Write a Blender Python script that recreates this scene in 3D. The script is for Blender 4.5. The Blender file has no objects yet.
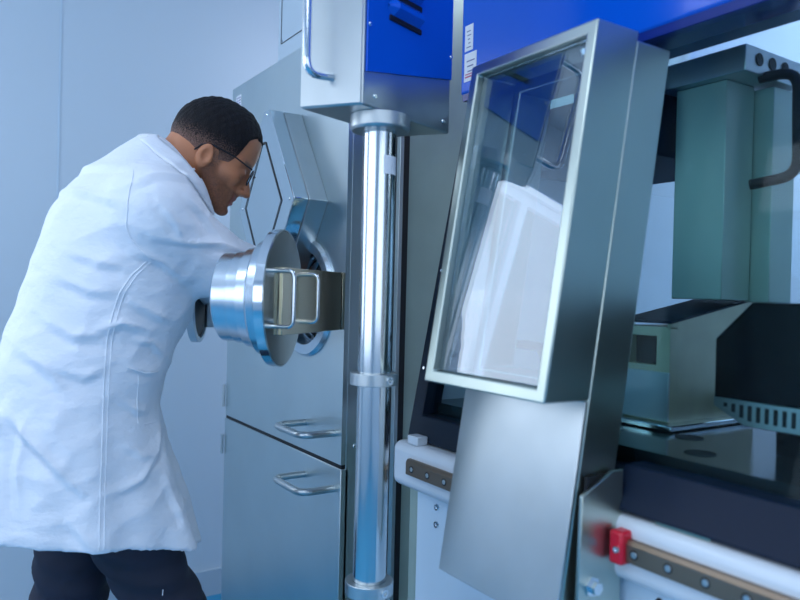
import bpy, bmesh, math, random
import numpy as np
from mathutils import Vector, Matrix, noise
from mathutils.bvhtree import BVHTree
random.seed(4)
sc = bpy.context.scene
COL = sc.collection
R = math.radians
# ------------------------------------------------------------------ camera, world, lights, exposure
cam = bpy.data.cameras.new('camera'); camo = bpy.data.objects.new('camera', cam); COL.objects.link(camo)
camo.location = (0, 0, 1.2)
camo.rotation_euler = (Matrix.Rotation(-R(33.4), 3, 'Z') @ Matrix.Rotation(R(89.5), 3, 'X') @ Matrix.Rotation(R(1.4), 3, 'Z')).to_euler()
cam.sensor_width = 36; cam.lens = 32.4; cam.clip_start = .02
cam.dof.use_dof = True; cam.dof.focus_distance = 1.62; cam.dof.aperture_fstop = 3.6
sc.camera = camo
w = bpy.data.worlds.new('sky'); sc.world = w; w.use_nodes = True
w.node_tree.nodes['Background'].inputs[0].default_value = (.68, .83, 1, 1)
w.node_tree.nodes['Background'].inputs[1].default_value = 1.3
sc.view_settings.view_transform = 'Standard'; sc.view_settings.look = 'None'
sc.view_settings.exposure = -.8; sc.view_settings.gamma = 1; sc.view_settings.use_curve_mapping = False

def area(name, loc, rot, sx, sy, power, color):
    l = bpy.data.lights.new(name, 'AREA'); l.shape = 'RECTANGLE'; l.size = sx; l.size_y = sy; l.energy = power; l.color = color
    o = bpy.data.objects.new(name, l); COL.objects.link(o); o.location = loc; o.rotation_euler = rot
    return o
DAY = (.77, .86, 1.0)
area('daylight_back_window', (-.95, 2.68, 1.65), (R(-90), 0, 0), 1.5, 1.3, 29, DAY)
area('daylight_left_window', (-2.33, .6, 1.55), (0, R(-90), 0), 1.4, 3.0, 42, DAY)
area('daylight_front_window', (-.2, -2.33, 1.6), (R(90), 0, 0), 2.6, 1.3, 24, DAY)
for (x, y) in ((-1.2, 1.7), (-.3, .2), (-1.2, -1.2)):  # overhead fill added to strengthen the front lighting, out of view
    area('added_ceiling_fill', (x, y, 2.66), (0, 0, 0), .58, 1.18, 13, (.84, .91, 1))
area('side_room_fill', (2.0, .9, 2.66), (0, 0, 0), .5, 1.6, 70, (.84, .88, 1))  # fill added to brighten the wall beyond the isolator, without a fixture

# ------------------------------------------------------------------ materials
def mat(name, col, rough=.5, metal=0, bump=None, spec=.5, coat=0, var=0, vscale=8, stretch=(1, 1, 1), rvar=0, sheen=0, aniso=0, bdist=.002):
    m = bpy.data.materials.new(name); m.use_nodes = True
    nt = m.node_tree; b = nt.nodes['Principled BSDF']
    b.inputs['Base Color'].default_value = (*col, 1); b.inputs['Roughness'].default_value = rough
    b.inputs['Metallic'].default_value = metal; b.inputs['Specular IOR Level'].default_value = spec
    b.inputs['Coat Weight'].default_value = coat; b.inputs['Coat Roughness'].default_value = .08
    if sheen: b.inputs['Sheen Weight'].default_value = sheen
    if aniso: b.inputs['Anisotropic'].default_value = aniso
    if var or bump or rvar:
        tc = nt.nodes.new('ShaderNodeTexCoord'); mp = nt.nodes.new('ShaderNodeMapping')
        mp.inputs['Scale'].default_value = stretch; nt.links.new(tc.outputs['Object'], mp.inputs['Vector'])
        n = nt.nodes.new('ShaderNodeTexNoise'); n.inputs['Scale'].default_value = vscale; n.inputs['Detail'].default_value = 5
        nt.links.new(mp.outputs[0], n.inputs['Vector'])
        if var:
            r = nt.nodes.new('ShaderNodeMapRange'); r.inputs[1].default_value = .3; r.inputs[2].default_value = .7
            r.inputs[3].default_value = 1 - var; r.inputs[4].default_value = 1 + var
            nt.links.new(n.outputs['Fac'], r.inputs[0])
            h = nt.nodes.new('ShaderNodeMixRGB'); h.blend_type = 'MULTIPLY'; h.inputs[0].default_value = 1
            h.inputs[1].default_value = (*col, 1); nt.links.new(r.outputs[0], h.inputs[2]); nt.links.new(h.outputs[0], b.inputs['Base Color'])
        if rvar:
            n2 = nt.nodes.new('ShaderNodeTexNoise'); n2.inputs['Scale'].default_value = 7; n2.inputs['Detail'].default_value = 3
            nt.links.new(tc.outputs['Object'], n2.inputs['Vector'])
            r = nt.nodes.new('ShaderNodeMapRange'); r.inputs[1].default_value = .3; r.inputs[2].default_value = .7
            r.inputs[3].default_value = rough - rvar; r.inputs[4].default_value = rough + rvar
            nt.links.new(n2.outputs['Fac'], r.inputs[0]); nt.links.new(r.outputs[0], b.inputs['Roughness'])
        if bump:
            n3 = nt.nodes.new('ShaderNodeTexNoise'); n3.inputs['Scale'].default_value = bump[0]; n3.inputs['Detail'].default_value = 4
            nt.links.new(mp.outputs[0], n3.inputs['Vector'])
            bp = nt.nodes.new('ShaderNodeBump'); bp.inputs['Strength'].default_value = bump[1]; bp.inputs['Distance'].default_value = bdist
            nt.links.new(n3.outputs['Fac'], bp.inputs['Height']); nt.links.new(bp.outputs[0], b.inputs['Normal'])
    return m

def glass(name, tint, fac, rough=.015, blend=.35):
    m = bpy.data.materials.new(name); m.use_nodes = True; nt = m.node_tree; nt.nodes.clear()
    o = nt.nodes.new('ShaderNodeOutputMaterial'); mx = nt.nodes.new('ShaderNodeMixShader')
    g = nt.nodes.new('ShaderNodeBsdfGlossy'); g.inputs['Roughness'].default_value = rough; g.inputs['Color'].default_value = (.93, .96, 1, 1)
    t = nt.nodes.new('ShaderNodeBsdfTransparent'); t.inputs['Color'].default_value = (*tint, 1)
    lw = nt.nodes.new('ShaderNodeLayerWeight'); lw.inputs['Blend'].default_value = blend
    r = nt.nodes.new('ShaderNodeMapRange'); r.inputs[3].default_value = fac; r.inputs[4].default_value = 1
    nt.links.new(lw.outputs['Fresnel'], r.inputs[0]); nt.links.new(r.outputs[0], mx.inputs[0])
    nt.links.new(t.outputs[0], mx.inputs[1]); nt.links.new(g.outputs[0], mx.inputs[2]); nt.links.new(mx.outputs[0], o.inputs[0])
    return m

def emit(name, col, s):
    m = bpy.data.materials.new(name); m.use_nodes = True; b = m.node_tree.nodes['Principled BSDF']
    b.inputs['Base Color'].default_value = (*col, 1); b.inputs['Emission Color'].default_value = (*col, 1); b.inputs['Emission Strength'].default_value = s
    return m

M = dict(
    wall=mat('wall_paint', (.60, .71, .80), .45, bump=(60, .05)),
    housing=mat('housing_paint', (.46, .57, .66), .5, bump=(60, .05)),
    ceil=mat('ceiling_tile', (.78, .82, .86), .7),
    floor=mat('blue_vinyl', (.03, .30, .52), .3, var=.08),
    steel=mat('brushed_steel', (.59, .67, .68), .34, 1, var=.03, vscale=5, rvar=.03),
    steelh=mat('brushed_steel_sideways', (.50, .55, .56), .30, 1, var=.03),
    satin=mat('satin_steel', (.53, .58, .59), .36, 1, var=.05, rvar=.06),
    worn=mat('worn_steel', (.62, .58, .42), .36, .7, var=.14, vscale=14, rvar=.08),
    green=mat('grey_green_steel', (.42, .52, .46), .42, .45, var=.06),
    hatch=mat('hatch_steel', (.50, .57, .52), .32, 1, var=.04, vscale=5, rvar=.02),
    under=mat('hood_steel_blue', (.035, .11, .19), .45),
    polish=mat('polished_steel', (.66, .73, .76), .10, 1, rvar=.03),
    column=mat('column_steel', (.62, .67, .69), .14, 1),
    turned=mat('turned_steel', (.66, .74, .80), .27, 1, rvar=.04),
    disc=mat('disc_steel', (.50, .53, .50), .22, 1, var=.06, rvar=.04),
    brass=mat('warm_steel', (.56, .53, .40), .2, 1, var=.08, rvar=.04),
    blue=mat('blue_lacquer', (.0, .105, .66), .2, coat=.15, spec=.4),
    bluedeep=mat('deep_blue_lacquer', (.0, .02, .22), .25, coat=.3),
    black=mat('black_plastic', (.010, .012, .018), .5, spec=.3),
    slot=mat('dark_opening', (.004, .005, .008), .6),
    frame=mat('black_blue_frame', (.005, .012, .025), .4, spec=.25),
    navy=mat('navy_sill', (.002, .010, .030), .5, spec=.25),
    white=mat('white_enamel', (.66, .73, .80), .28, coat=.3),
    bodyblue=mat('pale_blue_enamel', (.58, .72, .84), .35, coat=.2),
    rail=mat('bronze_rail', (.26, .20, .15), .42, 1, var=.05),
    red=mat('red_plastic', (.62, .005, .03), .35, coat=.2),
    label=mat('paper_label', (.80, .84, .90), .5),
    ink=mat('label_ink', (.16, .18, .35), .6), inkred=mat('label_ink_red', (.55, .10, .22), .6),
    darkfloor=mat('chamber_floor', (.012, .016, .02), .14, 0, rvar=.03),
    darkbox=mat('smoked_cover', (.004, .005, .007), .14, spec=.2),
    chrome=mat('chrome', (.75, .8, .84), .12, 1),
    rubber=mat('rubber_seal', (.02, .022, .025), .6),
    glass=glass('coated_glass', (.80, .88, .93), .13, blend=.15), glass2=glass('window_glass', (.72, .86, .88), .006, blend=.02), clear=glass('clear_pane', (.95, .97, 1), .03),
    coat=mat('white_cotton', (.80, .85, .93), .75, bump=(26, .9), stretch=(1, 1, 1.7), sheen=.15, bdist=.005),
    trouser=mat('dark_denim', (.012, .016, .035), .8, var=.2, bump=(400, .2)),
    eye=mat('eye', (.7, .7, .7), .2), iris=mat('iris', (.03, .015, .01), .1),
    shoe=mat('black_leather', (.01, .01, .012), .4), lens=glass('lens', (.45, .55, .75), .12),
    lamp=emit('lamp_diffuser', (.8, .89, 1), 2.2), roomw=mat('side_room_paint', (.78, .80, .92), .6),
)

# ------------------------------------------------------------------ mesh helpers
class MB:
    def __init__(s): s.bm = bmesh.new()
    def poly(s, vs):
        return s.bm.faces.new([s.bm.verts.new(v) for v in vs])
    def prism(s, pts, off):
        off = Vector(off); a = [s.bm.verts.new(Vector(p)) for p in pts]; b = [s.bm.verts.new(Vector(p) + off) for p in pts]
        n = len(a); s.bm.faces.new(a); s.bm.faces.new(b[::-1])
        for i in range(n): s.bm.faces.new((a[i], b[i], b[(i + 1) % n], a[(i + 1) % n]))
        return s
    def box(s, x0, x1, y0, y1, z0, z1):
        return s.prism([(x0, y0, z0), (x1, y0, z0), (x1, y1, z0), (x0, y1, z0)], (0, 0, z1 - z0))
    def ring(s, outer, inner, off):
        off = Vector(off); n = len(outer)
        L = [[s.bm.verts.new(Vector(p) + o) for p in ps] for ps in (outer, inner) for o in (Vector(), off)]
        for i in range(n):
            j = (i + 1) % n
            for A, B in ((L[0], L[2]), (L[1], L[3]), (L[0], L[1]), (L[2], L[3])):
                s.bm.faces.new((A[i], A[j], B[j], B[i]))
        return s
    def tube(s, pts, r, n=12, rad=0):
        pts = [Vector(p) for p in pts]
        if rad:                                   # round the corners
            q = [pts[0]]
            for i in range(1, len(pts) - 1):
                a, b, c = pts[i - 1], pts[i], pts[i + 1]
                ra = min(rad, (a - b).length * .49, (c - b).length * .49)
                p0 = b + (a - b).normalized() * ra; p1 = b + (c - b).normalized() * ra
                for k in range(7):
                    t = k / 6; q.append(p0 * (1 - t) ** 2 + b * 2 * t * (1 - t) + p1 * t * t)
            q.append(pts[-1]); pts = q
        rs = r if isinstance(r, (list, tuple)) else [r] * len(pts)
        prev = None; up = None
        for i, p in enumerate(pts):
            d = (pts[min(i + 1, len(pts) - 1)] - pts[max(i - 1, 0)]).normalized()
            if up is None:
                up = d.cross(Vector((.3, .5, .81))).normalized()
            up = (up - d * up.dot(d)).normalized(); side = d.cross(up)
            cur = [s.bm.verts.new(p + (up * math.cos(2 * math.pi * k / n) + side * math.sin(2 * math.pi * k / n)) * rs[i]) for k in range(n)]
            if prev:
                for k in range(n): s.bm.faces.new((prev[k], prev[(k + 1) % n], cur[(k + 1) % n], cur[k]))
            else: s.bm.faces.new(cur[::-1])
            prev = cur
        s.bm.faces.new(prev); return s
    def lathe(s, c, ax, prof, n=64, closed=False):
        """prof: list of (distance along axis, radius)"""
        c = Vector(c); ax = Vector(ax).normalized(); u = ax.orthogonal().normalized(); v = ax.cross(u); prev = None; first = None
        for t, r in prof:
            cur = [s.bm.verts.new(c + ax * t + (u * math.cos(2 * math.pi * k / n) + v * math.sin(2 * math.pi * k / n)) * max(r, 1e-4)) for k in range(n)]
            if prev:
                for k in range(n): s.bm.faces.new((prev[k], prev[(k + 1) % n], cur[(k + 1) % n], cur[k]))
            first = first or cur; prev = cur
        if closed:
            for k in range(n): s.bm.faces.new((prev[k], prev[(k + 1) % n], first[(k + 1) % n], first[k]))
        else:
            s.bm.faces.new(prev); s.bm.faces.new(first[::-1])
        return s
    def cyl(s, a, b, r, n=32):
        a, b = Vector(a), Vector(b); return s.lathe(a, b - a, [(0, r), ((b - a).length, r)], n)

def link(name, me, m, parent=None):
    o = bpy.data.objects.new(name, me); COL.objects.link(o)
    if m: me.materials.append(m)
    if parent is not None: attach(o, parent)
    return o
def world_loc(o):
    v = Vector(o.location)
    if o.get('_pl') is not None: v = Vector(o['_pl'])
    return v
PL = {}
def attach(o, parent):
    o.parent = parent; o.matrix_parent_inverse = Matrix.Translation(-PL.get(parent.name, Vector(parent.location)))
    PL[o.name] = Vector((0, 0, 0))
def fin(mb, name, m, parent=None, bevel=0, smooth=True, seg=2):
    bm = mb.bm; bmesh.ops.remove_doubles(bm, verts=bm.verts, dist=1e-5); bmesh.ops.recalc_face_normals(bm, faces=bm.faces)
    if smooth:
        for f in bm.faces: f.smooth = True
        for e in bm.edges:
            if len(e.link_faces) == 2 and e.calc_face_angle(0) > .55: e.smooth = False
    me = bpy.data.meshes.new(name); bm.to_mesh(me); bm.free()
    o = link(name, me, m, parent)
    if bevel:
        b = o.modifiers.new('bevel', 'BEVEL'); b.width = bevel; b.segments = seg; b.limit_method = 'ANGLE'; b.angle_limit = R(35)
        b.harden_normals = False
    return o
def thing(name, label, cat, loc=(0, 0, 0), group=None):
    o = bpy.data.objects.new(name, None); COL.objects.link(o); o.location = loc; o.empty_display_size = .1
    PL[o.name] = Vector(loc)
    o['label'] = label; o['category'] = cat
    if group: o['group'] = group
    return o
def struct(mb, name, m, parent=None, **k):
    o = fin(mb, name, m, parent, **k)
    if parent is None: o['kind'] = 'structure'
    return o
def dup(o, off, parent):
    c = o.copy(); COL.objects.link(c); c.parent = parent; c.location = Vector(o.location) + Vector(off); return c

# ------------------------------------------------------------------ setting
XL, XR, YB, YF, ZC = -2.4, 2.75, 2.75, -2.4, 2.7
struct(MB().box(XL, XR, YF, YB, -.1, 0), 'floor', M['floor'])
struct(MB().box(XL, XR, YF, YB, ZC, ZC + .1), 'ceiling', M['ceil'])
def wall_with_hole(name, p0, u, v, U, V, hole, off, m):
    p0, u, v = Vector(p0), Vector(u), Vector(v)
    P = lambda a, b: p0 + u * a + v * b
    a0, a1, b0, b1 = hole
    mb = MB().ring([P(0, 0), P(U, 0), P(U, V), P(0, V)], [P(a0, b0), P(a1, b0), P(a1, b1), P(a0, b1)], off)
    return struct(mb, name, m)
def window(name, p0, u, v, hole, off, rows=2):
    p0, u, v, off = Vector(p0), Vector(u), Vector(v), Vector(off)
    a0, a1, b0, b1 = hole; P = lambda a, b: p0 + u * a + v * b + off * .3
    fr = MB().ring([P(a0, b0), P(a1, b0), P(a1, b1), P(a0, b1)], [P(a0 + .05, b0 + .05), P(a1 - .05, b0 + .05), P(a1 - .05, b1 - .05), P(a0 + .05, b1 - .05)], off * .4)
    for i in range(1, rows):
        a = a0 + (a1 - a0) * i / rows
        fr.prism([P(a - .025, b0 + .05), P(a + .025, b0 + .05), P(a + .025, b1 - .05), P(a - .025, b1 - .05)], off * .4)
    f = struct(fr, name, M['white']); 
    fin(MB().prism([P(a0 + .04, b0 + .04) + off * .2, P(a1 - .04, b0 + .04) + off * .2, P(a1 - .04, b1 - .04) + off * .2, P(a0 + .04, b1 - .04) + off * .2], off * .04), 'window_pane', M['clear'], f)
    return f
h1 = (.7, 2.2, 1.0, 2.3); wall_with_hole('wall_back', (XL, YB, 0), (1, 0, 0), (0, 0, 1), XR - XL, ZC, h1, (0, .12, 0), M['wall'])
window('window_1', (XL, YB, 0), (1, 0, 0), (0, 0, 1), h1, (0, .12, 0))
h2 = (1.5, 4.5, .85, 2.25); wall_with_hole('wall_left', (XL, YF, 0), (0, 1, 0), (0, 0, 1), YB - YF, ZC, h2, (-.12, 0, 0), M['wall'])
window('window_2', (XL, YF, 0), (0, 1, 0), (0, 0, 1), h2, (-.12, 0, 0), 3)
h3 = (.9, 3.5, .95, 2.25); wall_with_hole('wall_front', (XL, YF, 0), (1, 0, 0), (0, 0, 1), XR - XL, ZC, h3, (0, -.12, 0), M['wall'])
window('window_3', (XL, YF, 0), (1, 0, 0), (0, 0, 1), h3, (0, -.12, 0), 3)
struct(MB().box(XR, XR + .1, YF, YB, 0, ZC), 'wall_right', M['roomw'])
# joints between the wall panels
tr = MB()
for x in (-.84, .378): tr.box(x - .003, x + .003, YB - .003, YB, .1, ZC)
struct(tr, 'trim_1', M['bodyblue'])
struct(MB().box(XL, XR, YB - .012, YB, 0, .1), 'baseboard_back', M['housing'])
for i, (x, y) in enumerate(((-1.2, 1.7), (-.3, .2), (-1.2, -1.2))):  # unseen glowing panels added for front light and for steel to reflect
    t = thing('added_ceiling_light', ['added unseen ceiling light panel nearest the back wall', 'added unseen ceiling light panel above the open floor before the isolators', 'added unseen ceiling light panel nearest the front windows'][i], 'ceiling light', (x, y, ZC))
    fin(MB().ring([(x - .32, y - .62, ZC), (x + .32, y - .62, ZC), (x + .32, y + .62, ZC), (x - .32, y + .62, ZC)], [(x - .29, y - .59, ZC), (x + .29, y - .59, ZC), (x + .29, y + .59, ZC), (x - .29, y + .59, ZC)], (0, 0, -.025)), 'frame', M['white'], t)
    fin(MB().box(x - .29, x + .29, y - .59, y + .59, ZC - .012, ZC), 'diffuser', M['lamp'], t)

# ------------------------------------------------------------------ stainless cabinet at the back
CX, CY0, CY1, CZ = .80, 1.442, 2.20, 1.83
GAPZ = .80
cab = thing('steel_cabinet', 'tall stainless steel isolator cabinet with diamond window the man reaches into', 'cabinet', (1.1, 1.8, 0))
# body: sides, top, back, leaving the front open
b = MB(); b.box(CX + .012, CX + .6, CY0, CY0 + .01, .05, CZ - .002); b.box(CX + .012, CX + .6, CY1 - .01, CY1, .05, CZ - .002)
b.box(CX + .59, CX + .6, CY0 + .01, CY1 - .01, .05, CZ - .002); b.box(CX + .012, CX + .6, CY0 + .01, CY1 - .01, CZ - .012, CZ - .002); b.box(CX + .012, CX + .59, CY0 + .01, CY1 - .01, .05, .06)
fin(b, 'body', M['steel'], cab, .001)
fin(MB().box(CX + .05, CX + .55, CY0 + .04, CY1 - .04, 0, .05), 'plinth', M['black'], cab)
# upper front with round port hole
def holed(y0, y1, z0, z1, cy, cz, r, x0, x1, n=64):
    O, I = [], []
    for k in range(n):
        a = 2 * math.pi * (k + .5) / n; c, s = math.cos(a), math.sin(a)
        t = min(((y1 - cy) if c > 0 else (cy - y0)) / max(abs(c), 1e-6), ((z1 - cz) if s > 0 else (cz - z0)) / max(abs(s), 1e-6))
        O.append((x0, cy + c * t, cz + s * t)); I.append((x0, cy + c * r, cz + s * r))
    # pull the closest outline point on each corner
    for (yy, zz) in ((y0, z0), (y0, z1), (y1, z0), (y1, z1)):
        k = min(range(n), key=lambda q: (O[q][1] - yy) ** 2 + (O[q][2] - zz) ** 2); O[k] = (x0, yy, zz)
    return MB().ring(O, I, (x1 - x0, 0, 0))
PY, PZ, PR = 1.635, 1.184, .125
fin(holed(CY0, CY1, GAPZ + .004, CZ, PY, PZ, PR, CX, CX + .012), 'front_panel', M['steel'], cab)
pr = MB().lathe((CX, PY, PZ), (-1, 0, 0), [(-.12, PR - .012), (.004, PR - .012), (.012, PR - .008), (.012, PR + .015), (.004, PR + .022), (0, PR + .022), (-.12, PR)], 72, True)
port = fin(pr, 'port_ring', M['turned'], cab); port['label'] = 'polished ring of the open arm port'
fin(MB().lathe((CX + .09, PY, PZ), (1, 0, 0), [(0, PR - .014), (.003, PR - .014)], 48), 'port_dark_back', M['rubber'], port)  # dark disc standing in for the shaded inside of the port
for k in range(3):
    fin(MB().lathe((CX + .02 + .02 * k, PY, PZ), (1, 0, 0), [(0, PR - .013), (0, PR - .019), (.004, PR - .019), (.004, PR - .013)], 48, True), 'port_groove', M['chrome'], port)
ld = fin(MB().box(CX, CX + .02, CY0, CY1 + .006, .08, GAPZ - .006), 'door', M['steel'], cab, .0015); ld['label'] = 'lower door under the dark gap'
ud = fin(MB().box(CX + .002, CX + .012, CY0 + .001, CY1, GAPZ - .006, GAPZ + .004), 'door_gap_shade', M['slot'], cab)  # near-black strip puts the shade of the door gap into colour
fin(MB().cyl((CX - .006, CY1 + .004, .83), (CX - .006, CY1 + .004, .90), .005, 12), 'hinge', M['satin'], cab)
fin(MB().cyl((CX - .006, CY1 + .01, .68), (CX - .006, CY1 + .01, .74), .005, 12), 'hinge', M['satin'], cab)
def dhandle(name, z, par):
    return fin(MB().tube([(CX, 1.632, z), (CX - .083, 1.632, z), (CX - .083, 1.478, z), (CX, 1.478, z)], .0085, 14, .03), name, M['satin'], par)
dhandle('handle', .872, cab); dhandle('handle', .742, ld)
for z in (.10, .845, 1.75):
    fin(MB().lathe((CX + .035, CY0, z), (0, -1, 0), [(0, .005), (.003, .004), (.0035, .001)], 12), 'screw', M['chrome'], cab)
lab = fin(MB().box(CX - .001, CX, 2.125, 2.165, 1.745, 1.80), 'label', M['label'], cab); lab['label'] = 'small white paper label with printed rows'
mk = MB()
for r_ in range(6):
    for c_ in range(4): mk.box(CX - .0014, CX - .001, 2.128 + c_ * .009, 2.134 + c_ * .009, 1.749 + r_ * .0082, 1.753 + r_ * .0082)
fin(mk, 'print', M['ink'], lab, smooth=False)
# diamond window cover
def diamond(x, cy, cz, hw, hh, tr_=.10):
    return [(x, cy - hw, cz), (x, cy - hw * tr_, cz + hh * (1 - tr_)), (x, cy + hw * tr_, cz + hh * (1 - tr_)), (x, cy + hw, cz), (x, cy + hw * tr_, cz - hh * (1 - tr_)), (x, cy - hw * tr_, cz - hh * (1 - tr_))]
DX, DY, DZ = .71, 1.709, 1.417
dw = fin(MB().prism(diamond(DX + .04, DY, DZ, .176, .262), (CX - DX - .04, 0, 0)), 'window_housing', M['satin'], cab, .002)
dw['label'] = 'raised diamond shaped steel window housing'
fin(MB().prism(diamond(DX, DY, DZ, .176, .262), (.038, 0, 0)), 'cover', M['polish'], dw, .002)
fin(MB().ring(diamond(DX - .001, DY + .01, DZ, .118, .175), diamond(DX - .001, DY + .01, DZ, .114, .169), (-.001, 0, 0)), 'seal', M['rubber'], dw)
for (yy, zz) in ((DY, DZ + .225), (DY - .15, DZ), (DY + .15, DZ)):
    fin(MB().lathe((DX, yy, zz), (-1, 0, 0), [(0, .004), (.002, .003)], 12), 'screw', M['chrome'], dw)

# round port door with its drum, swung open
az = R(131); AX = Vector((math.sin(az), math.cos(az), 0)); DC = Vector((.588, 1.303, 1.186))
pd = fin(MB().lathe(DC, AX, [(-.024, .118), (-.020, .126), (-.003, .132), (0, .130), (0, .001)], 96), 'port_door', M['disc'], cab)
pd['label'] = 'round port door swung open with a turned steel drum'
fin(MB().lathe(DC, -AX, [(.022, .05), (.022, .110), (.040, .112), (.044, .108), (.048, .100), (.066, .097), (.068, .091), (.088, .090), (.090, .087), (.116, .087), (.120, .082), (.120, .074), (.10, .07), (.10, .001)], 96), 'drum', M['turned'], pd)
fin(MB().lathe(DC, -AX, [(.001, .1315), (.001, .134), (.018, .134), (.018, .1285)], 96, True), 'rim', M['chrome'], pd)
H0 = Vector((.800, 1.455, 0)); E0 = Vector((.562, 1.272, 0)); pdn = (H0 - E0).normalized(); nrm = Vector((pdn.y, -pdn.x, 0))
def on(a, z, o=0): q = E0 + pdn * a + nrm * o; return (q.x, q.y, z)
LP = (H0 - E0).length
fin(MB().prism([on(0, 1.115), on(LP - .024, 1.115), on(LP - .024, 1.245), on(0, 1.245)], nrm * .008), 'hinge_plate', M['brass'], pd, .001)
fin(MB().prism([on(LP - .020, 1.115), on(LP, 1.115), on(LP, 1.245), on(LP - .020, 1.245)], nrm * .010), 'hinge_plate', M['brass'], pd, .001)
fin(MB().cyl(on(LP - .022, 1.115), on(LP - .022, 1.245), .004, 12), 'hinge_pin', M['black'], pd)
for a, zz in ((-.004, (1.132, 1.238)), (.100, (1.138, 1.234))):
    fin(MB().tube([on(a, zz[0], .0), on(a, zz[0], .034), on(a, zz[1], .034), on(a, zz[1], .0)], .0042, 12, .014), 'handle', M['chrome'], pd)

# second round port door, mostly behind the coat
pd2 = fin(MB().lathe((.605, 1.86, 1.150), (math.sin(R(120)), math.cos(R(120)), 0), [(-.02, .090), (-.002, .090), (0, .086), (0, .078), (-.012, .076), (-.012, .001)], 72), 'port_door', M['white'], cab)
pd2['label'] = 'white rimmed edge of the other open port door behind the coat'
fin(MB().lathe((.605, 1.86, 1.150), (math.sin(R(120)), math.cos(R(120)), 0), [(-.0115, .076), (-.006, .076), (-.006, .001)], 64), 'seal', M['rubber'], pd2)
fin(MB().prism([(.61, 1.85, 1.10), (.80, 1.93, 1.10), (.80, 1.93, 1.16), (.61, 1.85, 1.16)], (.004, -.008, 0)), 'hinge_plate', M['satin'], pd2)

# white housing above the cabinet
hs = thing('duct_housing', 'pale grey housing with a screwed access panel above the steel cabinet', 'housing', (1.1, 1.6, CZ))
fin(MB().box(CX + .004, CX + .6, CY0, 1.862, CZ, ZC), 'body', M['housing'], hs, .001)
ap = fin(MB().ring([(CX + .0035, 1.50, 1.875), (CX + .0035, 1.842, 1.875), (CX + .0035, 1.842, 2.13), (CX + .0035, 1.50, 2.13)], [(CX + .0035, 1.502, 1.877), (CX + .0035, 1.840, 1.877), (CX + .0035, 1.840, 2.128), (CX + .0035, 1.502, 2.128)], (-.001, 0, 0)), 'access_panel', M['rubber'], hs)
for yy in (1.70, 1.834):
    for zz in (1.883, 2.02, 2.12):
        if not (yy < 1.8 and zz > 2): fin(MB().lathe((CX + .004, yy, zz), (-1, 0, 0), [(0, .0035), (.002, .003)], 10), 'screw', M['chrome'], ap)

# filler panel between cabinet and isolator row
fp = thing('end_panel', 'tall grey green steel end panel behind the round column', 'panel', (1.2, 1.40, 0))
fin(MB().box(.93, 1.55, 1.395, 1.410, 0, 2.3), 'panel', M['green'], fp, .001)
fin(MB().box(.915, .93, 1.385, 1.42, 0, 2.3), 'gap_shade', M['slot'], fp)  # near-black filler painted as the shade of the open gap here
fin(MB().box(.905, .915, 1.385, 1.40, .0, 2.3), 'trim', M['satin'], fp, .001)

# ------------------------------------------------------------------ isolator with sloping window
IX, IY1, IY0 = .80, 1.21, .12
T = .192
def FX(z, x0=.826, z0=.919): return x0 + (z - z0) * T
iso = thing('isolator', 'long glovebox isolator with bright blue hood, sloping window and white lower body', 'isolator', (1.1, .65, 0))
fin(MB().box(IX + .02, 1.46, IY0, 1.165, .06, .84), 'base_body', M['bodyblue'], iso, .003)
fin(MB().box(IX + .06, 1.44, IY0 + .02, 1.15, 0, .06), 'plinth', M['black'], iso)
fin(MB().box(IX + .03, 1.0, 1.170, 1.205, .0, .86), 'corner_post', M['green'], iso, .002)
fin(MB().box(IX - .005, .86, IY0, IY1 + .015, .815, .905), 'front_beam', M['white'], iso, .018, seg=5)
def bolt(x, y, z, d, par, r=.006, name='screw', m='chrome'):
    return fin(MB().lathe((x, y, z), d, [(0, r), (.003, r * .85), (.003, r * .5), (.001, r * .45)], 14), name, M[m], par)
for zz in (.795, .762): bolt(IX + .02, 1.098, zz, (-1, 0, 0), iso, .007)
bolt(IX + .02, .60, .80, (-1, 0, 0), iso, .005, m='black')
for (a, b_) in ((IY1 - .055, .90), (.635, IY0)):
    rl = fin(MB().prism([(IX - .005, b_, .850), (IX - .016, b_, .850), (IX - .016, b_, .874), (IX - .012, b_, .880), (IX - .005, b_, .880)], (0, a - b_, 0)), 'guide_rail', M['rail'], iso, .0006)
    y = a - .02
    while y > b_ + .01:
        rbo = fin(MB().lathe((IX - .016, y, .863), (-1, 0, 0), [(0, .0065), (.0005, .0065)], 20), 'rail_bolt', M['slot'], rl); fin(MB().lathe((IX - .0165, y, .863), (-1, 0, 0), [(0, .0045), (.0008, .004)], 16), 'bolt_head', M['satin'], rbo); y -= .052
fin(MB().box(.800, .825, 1.14, 1.175, .905, .922), 'spacer_block', M['white'], iso, .002)
# sill and upper ledge
fin(MB().prism([(.812, IY0, .905), (.80, IY0, .912), (.83, IY0, .968), (.87, IY0, .968), (.87, IY0, .905)], (0, .55, 0)), 'sill', M['navy'], iso, .002)
fin(MB().box(.805, .815, .52, .60, .905, .918), 'sill_stop', M['brass'], iso, .001)
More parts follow.
